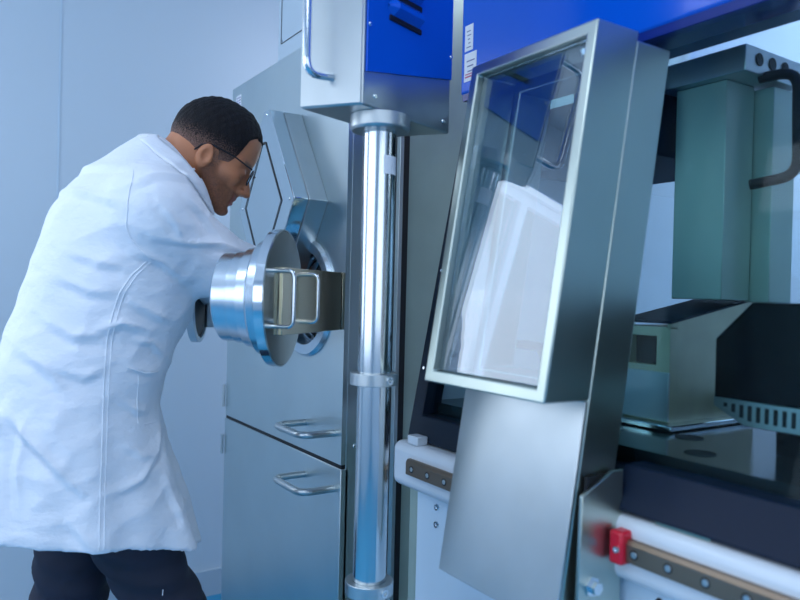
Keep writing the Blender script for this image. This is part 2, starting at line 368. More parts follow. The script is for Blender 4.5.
# window frame, dark, sloping
def slope_ring(name, y0, y1, z0, z1, bw, bz0, bz1, dx, th_, m, par, bev=.002):
    o = [(FX(z0) + dx, y0, z0), (FX(z0) + dx, y1, z0), (FX(z1) + dx, y1, z1), (FX(z1) + dx, y0, z1)]
    a, c = z0 + bz0, z1 - bz1
    i = [(FX(a) + dx, y0 + bw, a), (FX(a) + dx, y1 - bw, a), (FX(c) + dx, y1 - bw, c), (FX(c) + dx, y0 + bw, c)]
    return fin(MB().ring(o, i, (th_, 0, 0)), name, m, par, bev)
wf = slope_ring('window_frame', IY0, IY1, .908, 1.648, .035, .05, .025, 0, .045, M['frame'], iso)
for zz in (1.45, 1.25, 1.05): fin(MB().lathe((FX(zz), IY1 - .015, zz), (-1, 0, .19), [(0, .0035), (.002, .003)], 10), 'screw', M['chrome'], wf)
fin(MB().prism([(FX(.95) + .02, IY0 + .03, .95), (FX(.95) + .02, IY1 - .03, .95), (FX(1.62) + .02, IY1 - .03, 1.62), (FX(1.62) + .02, IY0 + .03, 1.62)], (.006, 0, 0)), 'window_pane', M['glass2'], iso)
# chamber
fin(MB().box(.872, 1.42, IY0, IY1 - .002, .93, .982), 'chamber_floor', M['darkfloor'], iso)
for (cx, cy) in ((.95, .83), (1.02, .70), (.93, .62)):
    fin(MB().cyl((cx, cy, .982), (cx, cy, .9828), .022, 24), 'floor_socket', M['slot'], iso)
cw = fin(MB().prism([(FX(.93) + .05, IY1 - .012, .96), (1.42, IY1 - .012, .96), (1.42, IY1 - .012, 1.62), (FX(1.60) + .05, IY1 - .012, 1.62)], (0, .012, 0)), 'end_wall', M['roomw'], iso); cw['label'] = 'pale end wall inside the chamber'
bw = MB().ring([(1.42, IY0, .93), (1.42, IY1, .93), (1.42, IY1, 2.18), (1.42, IY0, 2.18)], [(1.42, IY0 + .05, 1.01), (1.42, IY1 - .06, 1.01), (1.42, IY1 - .06, 2.14), (1.42, IY0 + .05, 2.14)], (.03, 0, 0))
rf = fin(bw, 'rear_frame', M['green'], iso, .002)
fin(MB().box(1.43, 1.436, IY0 + .05, IY1 - .06, 1.01, 2.14), 'rear_pane', M['clear'], rf)
fin(MB().box(1.10, 1.42, .86, IY1 - .012, 1.47, 1.60), 'filter_box', M['navy'], iso, .003)
# solids added in place of pane reflections of the hatch side and top
hc = fin(MB().box(1.150, 1.235, .735, .835, 1.203, 1.585), 'hatch_side_reflection', M['green'], iso, .002)
fin(MB().box(1.237, 1.31, .70, .745, 1.20, 1.58), 'hatch_side_reflection', M['green'], iso, .002)
br = fin(MB().box(1.130, 1.31, .690, .86, 1.585, 1.63), 'hatch_top_reflection', M['satin'], iso, .002)
for xx in (1.17, 1.21, 1.25): fin(MB().cyl((xx, .6895, 1.61), (xx, .6885, 1.61), .011, 20), 'hole', M['slot'], br)
fin(MB().tube([(1.19, .70, 1.585), (1.20, .640, 1.585), (1.19, .630, 1.41), (1.17, .70, 1.40)], .009, 14, .03), 'handle_or_reflection', M['black'], iso)  # solid loop added in place of the console handle's reflection
fin(MB().tube([(1.0, 1.198, 1.105), (1.0, 1.165, 1.105), (.985, .99, 1.105), (.985, .99, 1.00), (1.0, 1.165, 1.00), (1.0, 1.198, 1.00)], .009, 14, .03), 'handle_or_reflection', M['black'], iso)
fin(MB().tube([(1.05, .98, 1.62), (1.05, .98, 1.42), (1.05, .93, 1.42), (1.05, .93, 1.62)], .010, 14, .03), 'handle_or_reflection', M['black'], iso)  # another loop added where a handle is mirrored in the glass
fin(MB().cyl((1.15, 1.02, 1.35), (1.15, 1.02, 1.62), .05, 40), 'inner_spout', M['green'], iso)
# hood
fin(MB().prism([(.957, IY0, 1.632), (.957, IY0, 2.18), (1.12, IY0, 2.18), (1.12, IY0, 1.64), (1.005, IY0, 1.640), (.966, IY0, 1.628)], (0, 1.235 - IY0, 0)), 'hood', M['blue'], iso, .006, seg=3)
fin(MB().prism([(1.045, IY0, 1.630), (1.045, IY0, 1.650), (1.118, IY0, 1.655), (1.118, IY0, 1.636)], (0, 1.215 - IY0, 0)), 'hood_underside', M['under'], iso, .001)
fin(MB().prism([(.962, IY0, 1.617), (.958, IY0, 1.640), (1.046, IY0, 1.648), (1.046, IY0, 1.624)], (0, 1.232 - IY0, 0)), 'hood_lip', M['bluedeep'], iso, .001)
def sticker(y0, y1, z0, z1, rows, par, redrow=False):
    s_ = fin(MB().box(.9562, .957, y0, y1, z0, z1), 'sticker', M['label'], par)
    p = MB(); h = (z1 - z0) / (rows + 1.5)
    for k in range(rows):
        q0 = z0 + h * (k + .8)
        p.box(.9558, .9562, y0 + .006 + (k % 3) * .002, y1 - .006 - (k * 7 % 4) * .002, q0, q0 + h * .22)
    fin(p, 'print', M['ink'], s_, smooth=False)
    if redrow: fin(MB().box(.9556, .9562, y0 + .012, y1 - .004, z0 + .008, z0 + .011).box(.9556, .9562, y0 + .012, y1 - .004, z0 + .014, z0 + .016), 'print', M['inkred'], s_, smooth=False)
    return s_
sticker(1.182, 1.222, 1.655, 1.715, 4, iso, True); sticker(1.195, 1.222, 1.72, 1.775, 5, iso)

# ------------------------------------------------------------------ stand and vented cover inside the chamber
st = thing('balance_stand', 'small steel pedestal with slanted top on the dark chamber floor', 'stand', (1.15, .80, .982))
fin(MB().box(1.02, 1.335, .735, .872, .983, .993), 'base_plate', M['polish'], st, .002)
sb = MB().ring([(1.045, .758, .993), (1.045, .850, .993), (1.045, .850, 1.155), (1.045, .758, 1.155)], [(1.045, .785, 1.088), (1.045, .842, 1.088), (1.045, .842, 1.138), (1.045, .785, 1.138)], (.02, 0, 0))
sb.box(1.065, 1.30, .758, .764, .993, 1.155); sb.box(1.065, 1.30, .844, .850, .993, 1.155); sb.box(1.294, 1.30, .764, .844, .993, 1.155)
fin(sb, 'body', M['worn'], st, .001)
fin(MB().box(1.066, 1.10, .765, .843, 1.07, 1.15), 'recess', M['slot'], st)
fin(MB().box(1.040, 1.045, .756, .852, .996, 1.078), 'front_plate', M['satin'], st, .001)
fin(MB().prism([(1.045, .758, 1.152), (1.30, .758, 1.152), (1.39, .758, 1.220), (1.045, .758, 1.162)], (0, .006, 0)), 'skirt', M['worn'], st)
fin(MB().prism([(1.038, .752, 1.160), (1.038, .86, 1.160), (1.40, .86, 1.224), (1.40, .752, 1.224)], (0, 0, .005)), 'top_plate', M['navy'], st, .001)
vh = thing('vented_cover', 'black cut-cornered cover with a row of vent slots at the right edge', 'cover', (1.0, .5, .982))
Y0, Y1, XV = .20, .640, .99
vp = [(XV, Y0, 1.03), (XV, Y1 - .05, 1.03), (XV, Y1, 1.055), (XV, Y1, 1.145), (XV + .02, Y1 - .05, 1.20), (XV + .02, Y0, 1.20)]
vp[4] = (XV, Y1 - .055, 1.20); vp[5] = (XV, Y0, 1.20)
fin(MB().prism(vp, (.22, 0, 0)), 'shell', M['darkbox'], vh, .003)
vs = fin(MB().prism([(XV - .006, Y0, 1.022), (XV - .006, Y1 - .052, 1.022), (XV - .006, Y1 - .004, 1.046), (XV - .006, Y1 - .004, 1.058), (XV - .006, Y0, 1.058)], (.005, 0, 0)), 'vent_strip', M['satin'], vh, .001)
for k in range(26):
    y = Y1 - .020 - k * .0125; zb = 1.030 + max(0, (y - (Y1 - .052)) * .5)
    fin(MB().prism([(XV - .0065, y, zb), (XV - .0065, y - .006, zb), (XV - .0065, y - .006, 1.052), (XV - .0065, y, 1.052)], (.001, 0, 0)), 'vent_slot', M['slot'], vs)
fin(MB().box(XV + .03, XV + .18, Y0 + .02, Y1 - .08, .983, 1.03), 'foot', M['darkbox'], vh)

# ------------------------------------------------------------------ tilted sliding hatch in front of the isolator
ht = thing('sliding_hatch', 'tilted deep steel hatch frame with glass sliding before the blue-hooded isolator', 'hatch', (.80, .80, .86))
def HX(z): return .667 + (z - 1.062) * .160
def hring(name, y0, y1, z0, z1, b_, dx, th_, m, par=ht, bev=.0025):
    c0, c1 = z0 + b_, z1 - b_
    return fin(MB().ring([(HX(z0) + dx, y0, z0), (HX(z0) + dx, y1, z0), (HX(z1) + dx, y1, z1), (HX(z1) + dx, y0, z1)],
                         [(HX(c0) + dx, y0 + b_, c0), (HX(c0) + dx, y1 - b_, c0), (HX(c1) + dx, y1 - b_, c1), (HX(c1) + dx, y0 + b_, c1)], (th_, 0, 0)), name, m, par, bev)
HY0, HY1, HZ0, HZ1 = .669, .937, 1.062, 1.578
hring('front_frame', HY0, HY1, HZ0, HZ1, .018, 0, .084, M['hatch'])
fin(MB().prism([(HX(HZ0 + .02) + .012, HY0 + .02, HZ0 + .02), (HX(HZ0 + .02) + .012, HY1 - .02, HZ0 + .02), (HX(HZ1 - .02) + .012, HY1 - .02, HZ1 - .02), (HX(HZ1 - .02) + .012, HY0 + .02, HZ1 - .02)], (.005, 0, 0)), 'glass_pane', M['glass'], ht)
c0, c1 = HZ0 - .02, 1.566
fin(MB().ring([(HX(.758) + .086, HY0 + .002, .758), (HX(.758) + .086, HY1 - .010, .758), (HX(c1) + .086, HY1 - .010, c1), (HX(c1) + .086, HY0 + .002, c1)],
              [(HX(HZ0 + .02) + .086, HY0 + .030, HZ0 + .02), (HX(HZ0 + .02) + .086, HY1 - .030, HZ0 + .02), (HX(c1 - .024) + .086, HY1 - .03, c1 - .024), (HX(c1 - .024) + .086, HY0 + .03, c1 - .024)], (.074, 0, 0)), 'back_frame', M['hatch'], ht, .0025)
fin(MB().lathe((HX(1.55) + .04, .72, HZ1 - .024), (0, 0, -1), [(0, .012), (.008, .010), (.010, .004)], 20), 'catch', M['chrome'], ht)
lp = fin(MB().prism([(HX(.758) + .080, HY0 + .002, .758), (HX(.758) + .080, HY1 - .010, .758), (HX(1.060) + .080, HY1 - .010, 1.060), (HX(1.060) + .080, HY0 + .002, 1.060)], (.005, 0, 0)), 'lower_plate', M['satin'], ht, .001)
# carriage bracket
xa, xb = .722, .808
ck = fin(MB().prism([(xa, .655, .70), (xb, .655, .70), (xb, .655, .965), (xb - .020, .655, .965), (xa + .006, .655, .938)], (0, .006, 0)), 'carriage_plate', M['hatch'], ht, .001)
ck['label'] = 'cut-cornered carriage plate with one bolt'
bk = fin(MB().lathe((xa + .028, .655, .815), (0, -1, 0), [(0, .014), (.003, .014), (.003, .009), (.012, .009), (.012, .003)], 6), 'bolt', M['chrome'], ck)
sp = fin(MB().box(xa + .022, xb - .01, .6615, .668, .73, .96), 'spacer', M['slot'], ht)
rb = fin(MB().box(.775, .812, .628, .650, .845, .890), 'stop_block', M['red'], ht, .004)
bolt(.775, .636, .866, (-1, 0, 0), rb, .005)

# ------------------------------------------------------------------ control console on the round column
cc = thing('control_console', 'blue and steel louvred control box on a round steel column', 'control box', (.633, 1.02, 0))
cx, cy = .626, 1.022
fin(MB().cyl((cx, cy, .10), (cx, cy, 1.48), .0275, 48), 'column', M['column'], cc)
fin(MB().lathe((cx, cy, 0), (0, 0, 1), [(0, .11), (.012, .11), (.014, .04), (.1, .04), (.1, .02)], 48), 'foot', M['satin'], cc)
fin(MB().lathe((cx, cy, 1.493), (0, 0, -1), [(0, .050), (.022, .050), (.026, .046), (.026, .02)], 48), 'flange', M['satin'], cc, .001)
def clamp(z, r, h):
    c = fin(MB().lathe((cx, cy, z), (0, 0, 1), [(0, .0278), (0, r), (h, r), (h, .0278)], 48, True), 'clamp_ring', M['satin'], cc, .001)
    d = Vector((.15, -1, 0)).normalized(); p = Vector((cx, cy, z + h / 2)) + d * (r - .004)
    fin(MB().lathe(p, d, [(0, .007), (.006, .007), (.006, .0035), (.003, .003)], 16), 'screw', M['chrome'], c)
clamp(1.048, .040, .020); clamp(.700, .040, .022)
lb = fin(MB().lathe((cx, cy, 1.395), (0, 0, 1), [(0, .0279), (.030, .0279)], 48), 'label', M['label'], cc)
# keep just a patch of the wrap-round label
bm = bmesh.new(); bm.from_mesh(lb.data)
dd = Vector((.35, -1, 0)).normalized()
bmesh.ops.delete(bm, geom=[f for f in bm.faces if (f.calc_center_median() - Vector((cx, cy, f.calc_center_median().z))).length < .02 or (f.calc_center_median() - Vector((cx, cy, f.calc_center_median().z))).normalized().dot(dd) < .86], context='FACES')
bm.to_mesh(lb.data); bm.free()
# box
fw = Vector((math.sin(R(33.4)), math.cos(R(33.4)), 0)); rt = Vector((math.cos(R(33.4)), -math.sin(R(33.4)), 0))
C0 = fw * 1.122 + rt * -.0660; C1 = fw * 1.160 + rt * -.168; C2 = fw * 1.315 + rt * .082
C3 = C1 + (C2 - C0)
ZB, ZT = 1.493, 2.0
up = Vector((0, 0, 1))
bx = MB().prism([C0 + up * ZB, C2 + up * ZB, C3 + up * ZB, C1 + up * ZB], (0, 0, ZT - ZB)); fin(bx, 'box', M['steelh'], cc, .003)
e = (C2 - C0); el = e.length; e.normalize(); n1 = Vector((e.y, -e.x, 0))
if n1.dot(fw) > 0: n1 = -n1
q = lambda a, z, o=0: C0 + e * a + up * z + n1 * o
bc = fin(MB().prism([q(.004, 1.545, .0005), q(el - .002, 1.590, .0005), q(el - .002, ZT, .0005), q(.004, ZT, .0005)], n1 * .004), 'blue_cover', M['blue'], cc, .001)
for k in range(3):
    z = 1.645 + k * .038
    a0, a1 = .052, .145
    prof = [(-.016, 0), (-.004, .016), (.004, .016), (.015, .004)]
    lm = MB(); A = []
    for a, sc_ in ((a0, .25), (a0 + .012, 1), (a1 - .012, 1), (a1, .25)):
        A.append([lm.bm.verts.new(q(a, z + .018 + (p[0] * sc_), .0045 + p[1] * sc_)) for p in prof])
    for i in range(3):
        for j in range(3): lm.bm.faces.new((A[i][j], A[i + 1][j], A[i + 1][j + 1], A[i][j + 1]))
    lv = fin(lm, 'louvre', M['blue'], bc)
    fin(MB().prism([q(a0 + .004, z - .004, .0046), q(a1 - .004, z - .004, .0046), q(a1 - .004, z + .004, .0046), q(a0 + .004, z + .004, .0046)], n1 * .003), 'louvre_slot', M['slot'], bc)
for (a, z) in ((.010, 1.62), (.03, 1.512), (el - .02, 1.512), (el - .006, 1.63)):
    fin(MB().lathe(q(a, z, .004 if z > 1.6 else 0), n1, [(0, .004), (.002, .003)], 12), 'screw', M['chrome'], cc)
e2 = (C1 - C0); l2 = e2.length; e2.normalize(); n2 = Vector((-e2.y, e2.x, 0))
if n2.dot(fw) > 0: n2 = -n2
g = lambda a, z, o=0: C0 + e2 * a + up * z + n2 * o
sd = fin(MB().prism([g(.002, ZB + .002, .0005), g(l2 - .002, ZB + .002, .0005), g(l2 - .002, ZT, .0005), g(.002, ZT, .0005)], n2 * .003), 'side_plate', M['satin'], cc, .001)
fin(MB().tube([g(.052, 1.538, .003), g(.072, 1.532, .050), g(.072, 1.74, .050), g(.052, 1.745, .003)], .0065, 14, .025), 'handle', M['chrome'], sd)

# ------------------------------------------------------------------ iso-surface helpers for the figure
def surface_nets(F, xs, ys, zs):
    nx, ny, nz = F.shape; S = F < 0
    cnt = sum(S[i:nx - 1 + i, j:ny - 1 + j, k:nz - 1 + k].astype(np.int8) for i in (0, 1) for j in (0, 1) for k in (0, 1))
    I, J, K = np.nonzero((cnt > 0) & (cnt < 8)); n = len(I)
    pos = np.zeros((n, 3)); num = np.zeros(n)
    cor = [(i, j, k) for i in (0, 1) for j in (0, 1) for k in (0, 1)]
    val = {c: F[I + c[0], J + c[1], K + c[2]] for c in cor}; cp = {c: np.stack([xs[I + c[0]], ys[J + c[1]], zs[K + c[2]]], 1) for c in cor}
    for a in cor:
        for ax in range(3):
            if a[ax] == 0:
                b_ = list(a); b_[ax] = 1; b_ = tuple(b_); va, vb = val[a], val[b_]; mk_ = (va < 0) != (vb < 0)
                t = np.where(mk_, va / np.where(mk_, va - vb, 1), 0)
                pos += np.where(mk_[:, None], cp[a] + (cp[b_] - cp[a]) * t[:, None], 0); num += mk_
    pos /= num[:, None]
    idx = -np.ones((nx - 1, ny - 1, nz - 1), int); idx[I, J, K] = np.arange(n)
    faces = []
    for ax in range(3):
        sl0 = [slice(None)] * 3; sl1 = [slice(None)] * 3; sl0[ax] = slice(0, -1); sl1[ax] = slice(1, None)
        d = S[tuple(sl0)] != S[tuple(sl1)]; i, j, k = np.nonzero(d)
        o = [1, 1, 1]; o[ax] = 0; b1, b2 = [q_ for q_ in range(3) if q_ != ax]
        P_ = np.stack([i, j, k], 1); ok = (P_[:, b1] > 0) & (P_[:, b2] > 0) & (P_[:, b1] < F.shape[b1] - 1) & (P_[:, b2] < F.shape[b2] - 1); P_ = P_[ok]
        def g_(d1, d2):
            q_ = P_.copy(); q_[:, b1] -= d1; q_[:, b2] -= d2; return idx[q_[:, 0], q_[:, 1], q_[:, 2]]
        quad = np.stack([g_(1, 1), g_(0, 1), g_(0, 0), g_(1, 0)], 1)
        inside = S[P_[:, 0], P_[:, 1], P_[:, 2]]
        flip = ~inside if ax != 1 else inside
        quad[flip] = quad[flip][:, ::-1]; faces.append(quad)
    return pos, np.concatenate(faces)
def to_mesh(name, pos, faces, m, parent, relax=0):
    me = bpy.data.meshes.new(name); me.from_pydata(pos.tolist(), [], faces.tolist()); me.validate()
    me.polygons.foreach_set('use_smooth', [True] * len(me.polygons)); me.update()
    o = link(name, me, m, parent)
    if relax:
        s_ = o.modifiers.new('relax', 'SMOOTH'); s_.factor = .5; s_.iterations = relax
    return o
def smin(a, b, k):
    h = np.clip(.5 + .5 * (b - a) / k, 0, 1); return b * (1 - h) + a * h - k * h * (1 - h)
def smax(a, b, k): return -smin(-a, -b, k)
def ell(p, c, r, rot=None):
    d = p - np.array(c, np.float32)
    if rot is not None: d = d @ np.array(rot, np.float32)
    r = np.array(r, np.float32); k0 = np.sqrt(((d / r) ** 2).sum(-1)); k1 = np.sqrt(((d / r ** 2) ** 2).sum(-1)) + 1e-6
    return k0 * (k0 - 1) / k1
def cone(p, a, b, ra, rb):
    a = np.array(a, np.float32); b = np.array(b, np.float32); ba = b - a
    t = np.clip(((p - a) @ ba) / (ba @ ba), 0, 1)
    return np.sqrt(((p - a - t[..., None] * ba) ** 2).sum(-1)) - (ra + (rb - ra) * t)
def axis(*segs):
    out = []
    for a, b, h in segs: out += list(np.arange(a, b, h))
    return np.array(out, np.float32)
def grid(xs, ys, zs): return np.stack(np.meshgrid(xs, ys, zs, indexing='ij'), -1).astype(np.float32)

# head frame
S0 = 1.045
haz = R(104); Fh = Vector((math.sin(haz), math.cos(haz), 0)); pt = R(27)
Fv = Fh * math.cos(pt) - up * math.sin(pt); Uv = Fh * math.sin(pt) + up * math.cos(pt); Sv = Uv.cross(Fv)
HO = Vector((.525, 1.585, 1.494)); HS = .975
HM = np.array([Fv[:], Sv[:], Uv[:]], np.float32)           # rows: axes
def tohead(p): return (p - np.array(HO[:], np.float32)) @ HM.T / HS
def hw(f, s, u): return HO + (Fv * f + Sv * s + Uv * u) * HS
def warp(h):
    h = h.copy(); u = h[..., 2]; h[..., 2] = np.where(u < 0, u / .88, u / 1.12); return h
def head_sdf(h):
    h = warp(h)
    a = np.abs(h[..., 1]); hs = h.copy(); hs[..., 1] = a
    d = ell(h, (-.006, 0, .030), (.094, .074, .088))
    d = smin(d, ell(h, (.035, 0, .045), (.060, .062, .066)), .02)
    d = smin(d, ell(h, (.036, 0, -.035), (.052, .056, .062)), .03)
    d = smin(d, cone(hs, (.004, .050, -.040), (.062, .018, -.090), .019, .017), .022)
    d = smin(d, ell(h, (.078, 0, -.104), (.018, .022, .016)), .015)
    d = smin(d, ell(h, (.066, 0, -.068), (.029, .034, .032)), .015)
    d = smin(d, cone(hs, (.078, .012, .018), (.060, .048, .016), .013, .011), .012)
    d = smin(d, ell(hs, (.058, .044, -.022), (.022, .016, .018)), .018)
    d = smax(d, -ell(hs, (.098, .032, -.002), (.020, .018, .012)), .012)
    d = smin(d, ell(hs, (.074, .031, -.001), (.0145, .016, .012)), .005)
    d = smin(d, cone(h, (.089, 0, .010), (.111, 0, -.036), .0075, .0108), .008)
    d = smin(d, cone(h, (.082, 0, -.004), (.088, 0, -.048), .013, .012), .008)
    d = smin(d, ell(hs, (.099, .011, -.040), (.011, .008, .008)), .006)
    d = smin(d, cone(hs, (.0925, 0, -.064), (.080, .022, -.068), .0055, .004), .004)
    d = smin(d, cone(hs, (.090, 0, -.079), (.079, .019, -.075), .0062, .004), .004)
    d = smax(d, -cone(hs, (.098, 0, -.0715), (.080, .024, -.0715), .0022, .0015), .003)
    d = smax(d, -ell(hs, (.100, 0, -.090), (.010, .02, .005)), .008)
    # ear
    e_ = ell(hs, (-.010, .078, -.020), (.018, .009, .033)); e_ = smax(e_, -ell(hs, (-.006, .088, -.016), (.011, .009, .019)), .004)
    e_ = smin(e_, ell(hs, (.004, .078, -.024), (.005, .005, .008)), .004)
    return smin(d, e_, .008)

def sc_pt(x, z, y=1.62): return (x * S0, y, 1.2 + (z - 1.2) * S0)
NB = np.array(hw(-.045, 0, -.035)); NT = np.array((.395, 1.62, 1.43))
SN, EN, WN = (.372, 1.468, 1.345), (.500, 1.510, 1.262), (.790, 1.628, 1.190)
SF, EF, WF = (.395, 1.775, 1.385), (.560, 1.80, 1.29), (.700, 1.90, 1.165)
HIP = (.245, 1.62, .92)
def hand(p, w_, dirv, upv, sgn):
    w_, dirv, upv = Vector(w_), Vector(dirv).normalized(), Vector(upv); side = dirv.cross(upv).normalized() * sgn; upv = side.cross(dirv).normalized() * sgn
    def H(a, b, c): return tuple(w_ + dirv * a + side * b + upv * c)
    d = None
    for (a0, b0, a1, b1, r0) in ((0, -.018, .085, -.030, .016), (0, 0, .09, 0, .016), (0, .016, .082, .026, .015)):
        c_ = cone(p, H(a0, b0, 0), H(a1, b1, 0), .020, r0 - .002); d = c_ if d is None else smin(d, c_, .012)
    for (b0, L, r0) in ((-.034, .070, .0088), (-.011, .080, .0092), (.012, .075, .0088), (.033, .058, .0078)):
        k1, k2, k3 = H(.088, b0, 0), H(.088 + L * .45, b0 * 1.1, -.006), H(.088 + L * .75, b0 * 1.15, -.022)
        k4 = H(.088 + L * .92, b0 * 1.15, -.040)
        for u_, v_, ra, rb_ in ((H(.07, b0 * .9, 0), k1, r0, r0), (k1, k2, r0, r0 * .95), (k2, k3, r0 * .95, r0 * .88), (k3, k4, r0 * .88, r0 * .8)): d = smin(d, cone(p, u_, v_, ra, rb_), .003)
    t1, t2, t3 = H(.018, -.030, -.004), H(.050, -.056, -.016), H(.080, -.062, -.030)
    d = smin(d, cone(p, t1, t2, .012, .0105), .008); d = smin(d, cone(p, t2, t3, .0105, .009), .003)
    return d
def near(p, c, r): return None

# body: one continuous surface, grid finer at the head and at the hands
xs = axis((.02, .36, .014), (.36, .69, .0028), (.69, .98, .005)); ys = axis((1.36, 1.49, .010), (1.49, 1.69, .0032), (1.69, 2.0, .0065)); zs = axis((-.02, 1.05, .016), (1.05, 1.24, .006), (1.24, 1.36, .007), (1.36, 1.67, .0030))
F = np.empty((len(xs), len(ys), len(zs)), np.float32)
for i0 in range(0, len(xs), 24):
    p = grid(xs[i0:i0 + 24], ys, zs)
    d = head_sdf(tohead(p)) * HS
    d = smin(d, cone(p, NB, NT, .056, .062), .022)
    d = smin(d, ell(p, (.36, 1.62, 1.32), (.12, .16, .13)), .04)
    d = smin(d, cone(p, (.34, 1.62, 1.28), HIP, .125, .12), .05)
    for s_, e1, w1, sg in ((SN, EN, WN, 1), (SF, EF, WF, -1)):
        d = smin(d, cone(p, s_, e1, .050, .040), .03); d = smin(d, cone(p, e1, w1, .040, .026), .02)
        dv = Vector((w1[0] - e1[0], w1[1] - e1[1], 0))
        d = smin(d, hand(p, w1, dv if sg > 0 else Vector((1, .15, -.1)), (0, 0, 1), sg), .012)
    for yy, kn, an in ((1.56, (.450, 1.55, .50), (.40, 1.54, .09)), (1.69, (.272, 1.70, .50), (.21, 1.70, .09))):
        d = smin(d, cone(p, (HIP[0] + .04, yy, .88), kn, .080, .058), .03); d = smin(d, cone(p, kn, an, .055, .036), .02)
    F[i0:i0 + 24] = d
pos, fc = surface_nets(F, xs, ys, zs)

def skin_material():
    m = bpy.data.materials.new('skin'); m.use_nodes = True; nt = m.node_tree; b = nt.nodes['Principled BSDF']
    b.inputs['Roughness'].default_value = .42; b.inputs['Subsurface Weight'].default_value = .08; b.inputs['Subsurface Radius'].default_value = (.012, .004, .002)
    at = nt.nodes.new('ShaderNodeAttribute'); at.attribute_name = 'stubble'; at2 = nt.nodes.new('ShaderNodeAttribute'); at2.attribute_name = 'lips'
    tc = nt.nodes.new('ShaderNodeTexCoord'); n = nt.nodes.new('ShaderNodeTexNoise'); n.inputs['Scale'].default_value = 700; n.inputs['Detail'].default_value = 2
    nt.links.new(tc.outputs['Object'], n.inputs['Vector'])
    n2 = nt.nodes.new('ShaderNodeTexNoise'); n2.inputs['Scale'].default_value = 30; nt.links.new(tc.outputs['Object'], n2.inputs['Vector'])
    base = nt.nodes.new('ShaderNodeMixRGB'); base.inputs[1].default_value = (.56, .235, .115, 1); base.inputs[2].default_value = (.46, .17, .08, 1); nt.links.new(n2.outputs['Fac'], base.inputs[0])
    r = nt.nodes.new('ShaderNodeMapRange'); r.inputs[1].default_value = .38; r.inputs[2].default_value = .62; r.inputs[3].default_value = .35; nt.links.new(n.outputs['Fac'], r.inputs[0])
    mu = nt.nodes.new('ShaderNodeMath'); mu.operation = 'MULTIPLY'; nt.links.new(r.outputs[0], mu.inputs[0]); nt.links.new(at.outputs['Fac'], mu.inputs[1])
    mx = nt.nodes.new('ShaderNodeMixRGB'); nt.links.new(mu.outputs[0], mx.inputs[0]); nt.links.new(base.outputs[0], mx.inputs[1]); mx.inputs[2].default_value = (.035, .022, .02, 1)
    m2 = nt.nodes.new('ShaderNodeMixRGB'); nt.links.new(at2.outputs['Fac'], m2.inputs[0]); nt.links.new(mx.outputs[0], m2.inputs[1]); m2.inputs[2].default_value = (.33, .10, .08, 1)
    nt.links.new(m2.outputs[0], b.inputs['Base Color']); return m
man = thing('person', 'man in a white lab coat bending forward, arms in the steel cabinet port', 'person', (.25, 1.62, 0))
body = to_mesh('body', pos, fc, skin_material(), man, 1)
hl = tohead(pos.astype(np.float32)); f_, s_, u_ = hl[:, 0], np.abs(hl[:, 1]), hl[:, 2]
sst = lambda x, a, b_: np.clip((x - a) / (b_ - a), 0, 1) ** 2 * (3 - 2 * np.clip((x - a) / (b_ - a), 0, 1))
jaw = sst(f_, -.012, .006) * (1 - sst(u_, -.045, -.012) * sst(f_, .022, .034)) * (1 - sst(u_, .015, .03)) * sst(-u_, -.02, .005) * (u_ > -.125)
jaw = jaw * (1 - sst(f_ - .3 * (-u_ - .03), .06, .075) * sst(u_, -.060, -.035) * 0) * (1 - sst(f_, .055, .07) * sst(u_, -.048, -.040))
jaw = np.where((f_ < .04) & (s_ < .035) & (u_ < -.1), jaw * .4, jaw)
ear = (np.abs(f_ + .01) < .021) & (s_ > .071) & (np.abs(u_ + .018) < .034); jaw = np.where(ear, 0, jaw)
brow = np.exp(-((u_ - (.024 - .15 * (s_ - .03) ** 2 / .03)) / .0045) ** 2) * (f_ > .055) * (s_ > .010) * (s_ < .052)
lips = ((np.abs(u_ + .063) < .012) & (f_ > .083) & (s_ < .024)).astype(float)
scalp = sst(u_, .02, .05) * (f_ < .078) * (u_ > .3 * (f_ - .02) + .02)
a1 = body.data.attributes.new('stubble', 'FLOAT', 'POINT'); a1.data.foreach_set('value', np.clip(jaw * .82 * (1 - lips) + brow * .9, 0, 1).astype(np.float32))
a2 = body.data.attributes.new('lips', 'FLOAT', 'POINT'); a2.data.foreach_set('value', lips.astype(np.float32))

# hair: close-cropped cap, finer at the sides
hx = axis((-.125, .115, .0026)); hy = axis((-.095, .096, .0026)); hz = axis((-.085, .160, .0026))
g_ = grid(hx, hy, hz); g_ = warp(g_); hd = ell(g_, (-.006, 0, .030), (.094, .074, .088)); hd = smin(hd, ell(g_, (.035, 0, .045), (.060, .062, .066)), .02)
ga = np.abs(g_[..., 1]); gf, gu = g_[..., 0], g_[..., 2]
fade = sst(gu, -.03, .075)
nz = (np.sin(gf * 310 + np.sin(g_[..., 1] * 190) * 2) * np.sin(g_[..., 1] * 330 + gu * 160)) * .0013 * fade
hd = hd - (.0012 + .0070 * fade * (1 - .75 * sst(gf, .03, .075))) + nz
